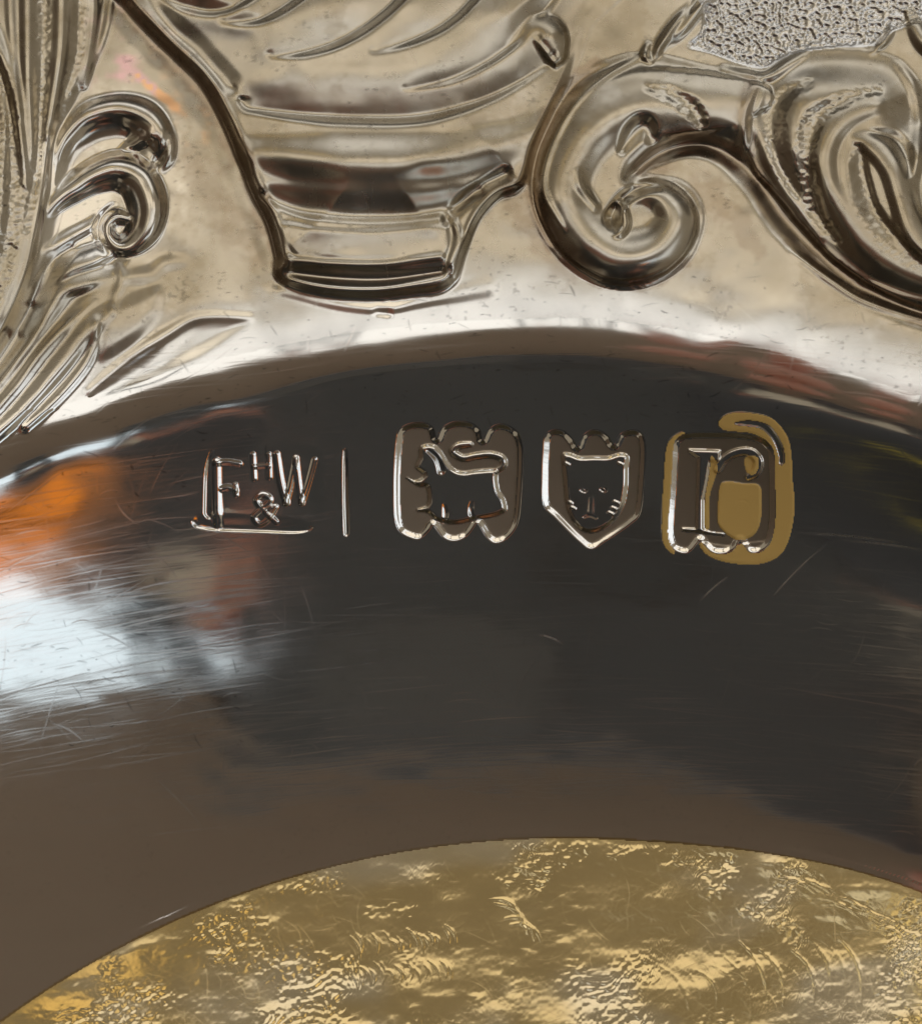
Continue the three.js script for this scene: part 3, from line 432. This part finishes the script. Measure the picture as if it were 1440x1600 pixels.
for (let j = 0; j < sh; j++) for (let i = 0; i < sw; i++) {
  const q = (j * sw + i) * 4, fx = Math.min(mw - 1.001, i * mw / sw), fy = Math.min(mh - 1.001, j * mh / sh), o = ((fy | 0) * mw + (fx | 0)) * 4, u = fx % 1, v = fy % 1, t = 1 - 0.5 * Math.min(1, tick[q / 4]);
  for (let k = 0; k < 3; k++) colD[q + k] = t * ((1 - v) * ((1 - u) * col0[o + k] + u * col0[o + 4 + k]) + v * ((1 - u) * col0[o + mw * 4 + k] + u * col0[o + mw * 4 + 4 + k]));
  colD[q + 3] = 255;
}
const colT = tex(colD, sw, sh, true), rghT = tex(rghD, sw, sh, false), scrT = tex(scrD, sw, sh, false);
const silver = new THREE.MeshStandardMaterial({ color: 0xffffff, map: colT, metalness: 1, roughness: 1, roughnessMap: rghT, bumpMap: scrT, bumpScale: 0.0000012 });
silver.name = 'silver';
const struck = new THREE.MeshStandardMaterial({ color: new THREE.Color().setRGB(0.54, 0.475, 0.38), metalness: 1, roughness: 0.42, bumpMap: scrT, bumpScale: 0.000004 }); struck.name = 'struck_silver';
const matted = new THREE.MeshStandardMaterial({ color: new THREE.Color().setRGB(0.80, 0.79, 0.77), metalness: 1, roughness: 0.26 }); matted.name = 'matted_silver';
const yellow_tint = new THREE.MeshStandardMaterial({ color: new THREE.Color().setRGB(0.95, 0.66, 0.22), metalness: 0, roughness: 0.6, bumpMap: scrT, bumpScale: 0.000006 });  // mustard colour painted in place of a mirrored yellow reflection
yellow_tint.name = 'yellow_tint';

// ---------------------------------------------------------------- build the dish
const dish = new THREE.Group(); dish.name = 'silver_dish';
dish.position.set(...toWorld((CX - 720) / 60, (800 - CY) / 60, 0)); dish.position.y = 0; dish.position.z = toWorld(0, (800 - CY) / 60, -((800 - CY) / 60) * K)[2];
dish.userData = { label: 'ornate silver dish with scrolled rim and struck hallmarks', category: 'dish' };
scene.add(dish);
{
  const pos = new Float32Array(NX * NY * 3), keep = new Uint8Array(NX * NY);
  for (let j = 0; j < NY; j++) for (let i = 0; i < NX; i++) {
    const q = j * NX + i; let px = XS[i], py = YS[j]; const r = Math.hypot(px - CX, py - CY);
    if (r > RMAX) { px = CX + (px - CX) * RMAX / r; py = CY + (py - CY) * RMAX / r; keep[q] = r > RMAX + 120 ? 0 : 1; } else keep[q] = 1;
    const w = baseW(px, py) + H[q] / 60, s = 1 - w / D;
    const p = toWorld((px - 720) / 60 * s, (800 - py) / 60 * s, w);
    pos[q * 3] = p[0] - dish.position.x; pos[q * 3 + 1] = p[1] - dish.position.y; pos[q * 3 + 2] = p[2] - dish.position.z;
  }
  const nor = new Float32Array(NX * NY * 3);
  for (let j = 0; j < NY; j++) for (let i = 0; i < NX; i++) {
    const q = j * NX + i, same = (n) => ((REG[n] === 3) === (REG[q] === 3) ? n : q) * 3;           // the edge of the well stays a crease
    const a = same(j * NX + Math.max(0, i - 1)), b = same(j * NX + Math.min(NX - 1, i + 1)), c = same(Math.max(0, j - 1) * NX + i), d = same(Math.min(NY - 1, j + 1) * NX + i);
    const ux = pos[b] - pos[a], uy = pos[b + 1] - pos[a + 1], uz = pos[b + 2] - pos[a + 2], vx = pos[c] - pos[d], vy = pos[c + 1] - pos[d + 1], vz = pos[c + 2] - pos[d + 2];
    let nx = uy * vz - uz * vy, ny = uz * vx - ux * vz, nz = ux * vy - uy * vx; const L = Math.hypot(nx, ny, nz) || 1;
    nor[q * 3] = nx / L; nor[q * 3 + 1] = ny / L; nor[q * 3 + 2] = nz / L;
  }
  const quads = {};
  for (let j = 0; j < NY - 1; j++) for (let i = 0; i < NX - 1; i++) { const q = j * NX + i; if (keep[q] && keep[q + 1] && keep[q + NX] && keep[q + NX + 1]) (quads[REG[q]] ??= []).push(q); }
  const meshes = {}, remap = new Int32Array(NX * NY);
  for (const id of Object.keys(PARTS).sort((p, q) => (PARTS[p][1] ? 1 : 0) - (PARTS[q][1] ? 1 : 0))) {
    const Q = quads[id]; if (!Q) { console.log('empty part', PARTS[id][0]); continue; }
    remap.fill(-1); const P = [], N = [], U = [], I = [];
    const v = (q, own) => { if (remap[q] < 0) { const n = (REG[q] === 3) === (+id === 3) ? q : own; remap[q] = P.length / 3; P.push(pos[q * 3], pos[q * 3 + 1], pos[q * 3 + 2]); N.push(nor[n * 3], nor[n * 3 + 1], nor[n * 3 + 2]); U.push(...uvOf(pos[q * 3] + dish.position.x, pos[q * 3 + 2] + dish.position.z)); } return remap[q]; };
    for (const q of Q) { const a = v(q, q), b = v(q + 1, q), c = v(q + NX, q), d = v(q + NX + 1, q); I.push(a, c, b, b, c, d); }
    const g = new THREE.BufferGeometry();
    g.setAttribute('position', new THREE.BufferAttribute(new Float32Array(P), 3)); g.setAttribute('normal', new THREE.BufferAttribute(new Float32Array(N), 3)); g.setAttribute('uv', new THREE.BufferAttribute(new Float32Array(U), 2)); g.setIndex(new THREE.BufferAttribute(new Uint32Array(I), 1));
    const m = new THREE.Mesh(g, +id === 24 ? yellow_tint : +id === 14 ? matted : +id >= 25 ? struck : silver); const [name, parent, label] = PARTS[id]; m.name = name; if (label) m.userData.label = label;
    m.castShadow = m.receiveShadow = true; meshes[id] = m; (parent ? meshes[parent] : dish).add(m);
  }
  // thickness: the underside and the rolled outer edge
  const P = [], I = [], n = 64, m = 120; 
  for (let a = 0; a <= n; a++) for (let b = 0; b <= m; b++) {
    const r = RMAX * a / n, t = b / m * Math.PI * 2, px = CX + r * Math.cos(t), py = CY + r * Math.sin(t), w = baseW(px, py) - 0.9, s = 1 - w / D, p = toWorld((px - 720) / 60 * s, (800 - py) / 60 * s, w);
    P.push(p[0] - dish.position.x, p[1] - dish.position.y, p[2] - dish.position.z);
  }
  for (let a = 0; a < n; a++) for (let b = 0; b < m; b++) { const q = a * (m + 1) + b; I.push(q, q + m + 1, q + 1, q + 1, q + m + 1, q + m + 2); }
  const g = new THREE.BufferGeometry(); g.setAttribute('position', new THREE.BufferAttribute(new Float32Array(P), 3)); g.setAttribute('uv', new THREE.BufferAttribute(new Float32Array(P.length / 3 * 2), 2)); g.setIndex(I); g.computeVertexNormals();
  const plain = new THREE.MeshStandardMaterial({ color: new THREE.Color().setRGB(0.9, 0.87, 0.8), metalness: 1, roughness: 0.2 });
  const under = new THREE.Mesh(g, plain); under.name = 'underside'; dish.add(under);
  const ring = []; for (let b = 0; b < 160; b++) { const t = b / 160 * Math.PI * 2, px = CX + RMAX * Math.cos(t), py = CY + RMAX * Math.sin(t), w = baseW(px, py) - 0.45, s = 1 - w / D, p = toWorld((px - 720) / 60 * s, (800 - py) / 60 * s, w); ring.push(new THREE.Vector3(p[0], p[1], p[2]).sub(dish.position)); }
  const edge = new THREE.Mesh(new THREE.TubeGeometry(new THREE.CatmullRomCurve3(ring, true), 320, 0.0011, 10, true), plain); edge.name = 'rolled_edge'; dish.add(edge);
}

// ---------------------------------------------------------------- what the silver stands on and mirrors
const std = (r, g, b, rough = 0.6, extra = {}) => new THREE.MeshStandardMaterial({ color: new THREE.Color().setRGB(r, g, b), roughness: rough, ...extra });
{
  const t = new THREE.Mesh(new THREE.BoxGeometry(1.2, 0.03, 0.8), std(0.68, 0.61, 0.53, 0.6)); t.name = 'tabletop'; t.position.set(0, -0.015, 0.1); t.userData = { kind: 'structure', label: 'pale wooden tabletop under the silver dish' }; t.receiveShadow = true; scene.add(t);
}
const V = (x, y, z) => new THREE.Vector3(...toWorld(x, y, z));
function thing(name, label, category, pos) { const o = new THREE.Group(); o.name = name; o.position.copy(pos); o.userData = { label, category }; scene.add(o); return o; }
function part(name, geo, m, parent) { const o = new THREE.Mesh(geo, m); o.name = name; o.castShadow = o.receiveShadow = true; parent.add(o); return o; }
{ // phone: the lens sits in its camera window, near the top edge
  const p = thing('smartphone', 'dark phone held upright above the dish, mirrored in its wall', 'phone', V(0, 0, D)); p.quaternion.copy(camera.quaternion);
  part('phone_body', new RoundedBoxGeometry(0.065, 0.140, 0.008, 4, 0.0035), std(0.155, 0.19, 0.24, 0.5), p).position.set(0.003, -0.037, 0.0125);
  part('camera_plate', new RoundedBoxGeometry(0.020, 0.017, 0.003, 4, 0.0012), std(0.22, 0.255, 0.30, 0.5), p).position.set(0.016, 0.019, 0.0085);
  part('lens_ring', new THREE.TorusGeometry(0.0065, 0.0012, 10, 32), std(0.15, 0.165, 0.19, 0.5), p).position.z = 0.0075;
}
{ // unseen board added overhead so the lower wall mirrors brown
  const p = thing('added_board', 'brown board added above the dish for its mirrored tone', 'overhead_board', new THREE.Vector3(...dirAt(10, 18.8, 520))); p.up.copy(UPV); p.lookAt(...DISH);
  part('board', new RoundedBoxGeometry(0.66, 0.225, 0.025, 2, 0.004), std(0.70, 0.62, 0.55, 0.7), p);
}
{ // made-up things right of the phone, for colours the left wall mirrors
  const c = areaLamp('glow_panel', 'pale blue glowing panel added beside the phone in place of a cloth', 'lamp', dirAt(24, 4.2, 640), DISH, 0.42, 0.115, white(0.80, 0.92, 1), 0.5, darkFrame, 0.56);  // glowing panel in place of a pale cloth that mirrored too dim
  const o = thing('glow_ball', 'small round orange ball with a dark band, made to glow beside the phone', 'glow_ball', new THREE.Vector3(...dirAt(23, -5.2, 185)));  o.lookAt(...DISH);  // orange ball made to glow so its mirror image is bright
  const s = new THREE.SphereGeometry(0.015, 40, 24); s.scale(1, 0.9, 0.9); part('glow_ball_shell', s, new THREE.MeshStandardMaterial({ color: 0x803008, roughness: 0.8, emissive: white(1, 0.30, 0.03), emissiveIntensity: 0.5 }), o);
  const r = new THREE.TorusGeometry(0.0145, 0.0014, 10, 40); r.scale(1, 0.9, 1); r.rotateX(1.25); r.rotateZ(0.5); part('band', r, std(0.05, 0.03, 0.02, 0.6), o).position.z = 0.002;
  const lp = new THREE.PointLight(white(1, 0.35, 0.06), 0.00015, 2); lp.name = 'glow_ball_light'; lp.position.copy(o.position); scene.add(lp);
  const l = thing('pink_shape', 'made-up pinkish cap on a dark stem, standing in for a mirrored hand', 'lamp', new THREE.Vector3(...dirAt(15.8, 4, 460))); l.lookAt(...DISH);  // made-up object for the mirrored pinkish shape, taken for a hand
  part('stem', new THREE.CylinderGeometry(0.006, 0.007, 0.09, 16), std(0.03, 0.028, 0.03, 0.5), l).position.y = 0.012;
  part('pink_cap', new THREE.LatheGeometry([[0.004, 0.02], [0.012, 0.018], [0.019, 0.004], [0.022, -0.018], [0.0205, -0.018], [0.017, 0.003], [0.004, 0.017]].map((q) => new THREE.Vector2(...q)), 32), std(0.55, 0.36, 0.30, 0.5), l).position.y = -0.045;
}
{ // jointed arm in front of the ceiling lamps, mirrored on the shoulder
  const p = thing('lamp_arm', 'dark jointed lamp arm reaching in front of the ceiling lamps', 'lamp arm', new THREE.Vector3(...dirAt(1, 38, 700)));
  const q = [[-6, 22], [-0.8, 36], [1.7, 47], [0.6, 40], [0.2, 28]].map(([a, b]) => new THREE.Vector3(...dirAt(a, b, 700)).sub(p.position));
  [[0, 1], [1, 2], [2, 3], [3, 4]].forEach(([i, j]) => part('rod', new THREE.TubeGeometry(new THREE.LineCurve3(q[i], q[j]), 2, 0.004, 10), std(0.05, 0.055, 0.065, 0.5), p));
  for (const v of q.slice(1, 4)) { const k = part('joint', new THREE.SphereGeometry(0.0055, 16, 12), std(0.05, 0.055, 0.065, 0.5), p); k.position.copy(v); }
}
{ // unseen dark blocks added so steep relief mirrors dark tones
  const c = thing('dark_block', 'brown block added to the left of the table', 'dark_block', new THREE.Vector3(-0.95, 0.1, 0.1));
  part('block_body', new RoundedBoxGeometry(0.3, 1.3, 1.4, 2, 0.01), std(0.20, 0.15, 0.115, 0.6), c); 
  c.userData.group = 'added blocks around the table';
  const d = thing('dark_block_001', 'low dark block added beyond the far side of the table', 'dark_block', new THREE.Vector3(0, -0.1, -1.1));
  part('block_body', new RoundedBoxGeometry(2.2, 0.9, 0.3, 2, 0.01), std(0.06, 0.05, 0.04, 0.6), d); d.userData.group = 'added blocks around the table';
}
// ---------------------------------------------------------------- the person who holds the phone
const smin = (a, b, k) => { const h = Math.max(k - Math.abs(a - b), 0) / k; return Math.min(a, b) - h * h * k * 0.25; };
function capsule(x, y, z, [a, ra], [b, rb]) {
  const ux = b[0] - a[0], uy = b[1] - a[1], uz = b[2] - a[2], L = ux * ux + uy * uy + uz * uz || 1e-9;
  let t = ((x - a[0]) * ux + (y - a[1]) * uy + (z - a[2]) * uz) / L; t = t < 0 ? 0 : t > 1 ? 1 : t;
  return Math.hypot(x - a[0] - ux * t, y - a[1] - uy * t, z - a[2] - uz * t) - (ra + (rb - ra) * t);
}
function fieldMesh(f, lo, hi, cell) {                                    // surface of f = 0 inside a cube
  const size = Math.max(hi[0] - lo[0], hi[1] - lo[1], hi[2] - lo[2]), n = Math.ceil(size / cell) + 4, half = n * cell / 2, mid = lo.map((v, k) => (v + hi[k]) / 2);
  const mc = new MarchingCubes(n, new THREE.MeshStandardMaterial(), false, false, 400000); mc.isolation = 0;
  for (let k = 0; k < n; k++) for (let j = 0; j < n; j++) for (let i = 0; i < n; i++) mc.field[i + n * (j + n * k)] = -f(mid[0] + (i / n * 2 - 1) * half, mid[1] + (j / n * 2 - 1) * half, mid[2] + (k / n * 2 - 1) * half);
  mc.update();
  const g = new THREE.BufferGeometry(), P = mc.positionArray.slice(0, mc.count * 3), N = mc.normalArray.slice(0, mc.count * 3);
  for (let i = 0; i < P.length; i += 3) for (let k = 0; k < 3; k++) P[i + k] = mid[k] + P[i + k] * half;
  g.setAttribute('position', new THREE.BufferAttribute(P, 3)); g.setAttribute('normal', new THREE.BufferAttribute(N, 3));
  return g;
}
{
  const p = thing('person', 'person in a dark jacket leaning over and holding the phone', 'person', new THREE.Vector3(0, -0.3, 0.5));
  const rel = (q) => [q[0] - p.position.x, q[1] - p.position.y, q[2] - p.position.z];
  const view = (x, y, z) => rel(toWorld(x, y, z));
  const wristR = view(100, -172, 208), wristL = view(-112, 130, 198);
  const shR = view(190, -112, 425), shL = view(-190, -112, 425), elR = view(285, -185, 310), elL = view(-290, -150, 300);
  const torso = [[[rel([-0.09, -0.30, 0.56]), 0.13], [view(-90, -160, 440), 0.13]], [[rel([0.09, -0.30, 0.56]), 0.13], [view(90, -160, 440), 0.13]], [[shL, 0.075], [shR, 0.075]]];
  const arms = [[[shR, 0.062], [elR, 0.048]], [[elR, 0.048], [wristR, 0.030]], [[shL, 0.062], [elL, 0.048]], [[elL, 0.048], [wristL, 0.030]]];
  const neck = [[view(-8, -130, 445), 0.056], [view(-8, -70, 450), 0.056]], head = view(-8, -42, 440);
  const ov = new THREE.Vector3(...toWorld(0, 0, 0)), face = new THREE.Vector3(...toWorld(0, -150, -989)).sub(ov).normalize(), crown = new THREE.Vector3(...toWorld(0, 989, -150)).sub(ov).normalize();
  const skin = std(0.80, 0.44, 0.37, 0.55), dark = std(0.11, 0.125, 0.15, 0.9), hairM = std(0.03, 0.02, 0.014, 0.8);
  const headF = (x, y, z) => {
    const q = new THREE.Vector3(x - head[0], y - head[1], z - head[2]), u = q.dot(crown), v = q.dot(face), w = q.x;
    let d = (Math.hypot(w / 0.076, u / 0.115, v / 0.095) - 1) * 0.085;
    d = smin(d, Math.hypot(w / 0.9, u + 0.012, v - 0.098) - 0.014, 0.02);                    // nose
    d = smin(d, Math.hypot(w / 1.8, (u + 0.060) / 0.7, v - 0.082) - 0.012, 0.015);            // mouth
    d = smin(d, Math.hypot(w * 0.8, u + 0.095, v - 0.055) - 0.028, 0.03);                     // chin
    for (const s of [-1, 1]) { d = smin(d, Math.hypot((w - s * 0.080) / 0.5, u + 0.005, v + 0.005) - 0.026, 0.01); d = -smin(-d, Math.hypot(w - s * 0.032, (u - 0.014) / 0.8, v - 0.100) - 0.013, 0.02); }
    return d;
  };
  const bodyF = (x, y, z) => { let d = smin(headF(x, y, z), capsule(x, y, z, ...neck), 0.04); for (const c of torso) d = smin(d, capsule(x, y, z, ...c), 0.06); for (const c of arms) d = smin(d, capsule(x, y, z, ...c), 0.03); return d; };
  const coatF = (x, y, z) => { let d = 1; for (const c of torso) d = smin(d, capsule(x, y, z, ...c), 0.06); for (const c of arms) d = smin(d, capsule(x, y, z, ...c), 0.03); d -= 0.014; for (const w of [wristL, wristR]) d = Math.max(d, 0.034 - Math.hypot(x - w[0], y - w[1], z - w[2])); return Math.max(d, 0.078 - Math.hypot(x - head[0], (y - head[1]) / 1.9, z - head[2])); };
  // hands: palm, four bent fingers of different length and a thumb from the side of the palm; built round the wrist
  function hand(w, knuckle, curl, across, side, pointing) {
    const W = new THREE.Vector3(...w), F = new THREE.Vector3(...knuckle).sub(W), len = F.length(); F.normalize();
    const A = new THREE.Vector3(...across); A.addScaledVector(F, -A.dot(F)).normalize(); const C = new THREE.Vector3(...curl); C.addScaledVector(F, -C.dot(F)).addScaledVector(A, -C.dot(A)).normalize();
    const at3 = (f, a, c) => W.clone().addScaledVector(F, f).addScaledVector(A, a).addScaledVector(C, c).toArray();
    const bones = [];
    for (let k = 0; k < 4; k++) bones.push([[at3(0.005, (k - 1.5) * 0.010, 0), 0.014], [at3(len, (k - 1.5) * 0.019, -0.002), 0.0115]]);
    [0.9, 1, 0.95, 0.76].forEach((L, k) => {
      const a = (k - 1.5) * 0.0195, j0 = at3(len, a, -0.002), j1 = at3(len + 0.040 * L, a * 1.05, 0.012), j2 = at3(len + 0.056 * L, a * 1.05, 0.032), j3 = at3(len + 0.054 * L, a * 1.05, 0.050 * L);
      if (pointing && k === 0) { const [q1, q2, q3] = pointing; bones.push([[j0, 0.0105], [q1, 0.0095]], [[q1, 0.0095], [q2, 0.0086]], [[q2, 0.0086], [q3, 0.0074]]); return; }
      bones.push([[j0, 0.0100], [j1, 0.0092]], [[j1, 0.0092], [j2, 0.0084]], [[j2, 0.0084], [j3, 0.0072]]);
    });
    const t0 = at3(0.022, side * 0.020, 0.004), t1 = at3(0.046, side * 0.044, 0.014), t2 = at3(0.072, side * 0.052, 0.026), t3 = at3(0.092, side * 0.048, 0.036);
    bones.push([[t0, 0.014], [t1, 0.0115]], [[t1, 0.0115], [t2, 0.0098]], [[t2, 0.0098], [t3, 0.008]]);
    const f = (x, y, z) => { let d = capsule(x, y, z, [at3(-0.03, 0, 0), 0.026], [at3(0.004, 0, 0), 0.022]); bones.forEach((b, i) => { d = i < 4 ? smin(d, capsule(x, y, z, ...b), 0.014) : smin(d, capsule(x, y, z, ...b), 0.004); }); return d; };
    const c = at3(0.06, 0, 0.015), R = pointing ? 0.125 : 0.095;
    return fieldMesh(f, c.map((v) => v - R), c.map((v) => v + R), 0.0032);
  }
  const strip = (g) => { const o = new THREE.BufferGeometry(); o.setAttribute('position', g.attributes.position); o.setAttribute('normal', g.attributes.normal); return o; };
  const dv = (a, b) => { const o = toWorld(0, 0, 0), q = toWorld(...a); return [q[0] - o[0], q[1] - o[1], q[2] - o[2]]; };
  const rightHand = hand(wristR, view(76, -132, 202), dv([-0.5, 0.3, 0.5]), dv([0.5, 0, -1]), -1, [view(44, -92, 196), view(27, -38, 191), view(37, 18, 178)]);
  const leftHand = hand(wristL, view(-53, 88, 184), dv([0, -0.2, -1]), dv([-0.3, 1, 0]), -1);
  const bodyG = fieldMesh(bodyF, rel([-0.42, -0.45, -0.05]), rel([0.42, 0.66, 0.75]), 0.013);
  part('body', mergeGeometries([strip(bodyG), strip(rightHand), strip(leftHand)]), skin, p);
  part('jacket', fieldMesh(coatF, rel([-0.42, -0.45, -0.05]), rel([0.42, 0.66, 0.75]), 0.013), dark, p);
  part('hair', fieldMesh((x, y, z) => { const q = new THREE.Vector3(x - head[0], y - head[1], z - head[2]), u = q.dot(crown), v = q.dot(face); return Math.max((Math.hypot(q.x / 0.084, u / 0.124, v / 0.104) - 1) * 0.09, v - 0.03 - 0.05 * Math.max(0, u / 0.1), -u - 0.05); }, head.map((v) => v - 0.15), head.map((v) => v + 0.15), 0.007), hairM, p);
}
{
  const p = thing('yellow_rod', 'yellow rod added on the dark jacket for a mirrored streak', 'yellow_rod', new THREE.Vector3(...dirAt(-20, -18.5, 316))); p.lookAt(...DISH);  // made-up rod that gives the wall a mirrored yellow streak
  part('shaft', new THREE.CylinderGeometry(0.004, 0.004, 0.034, 6), std(0.85, 0.80, 0.14, 0.5), p).rotation.z = 1.25;
}
renderer.render(scene, camera);
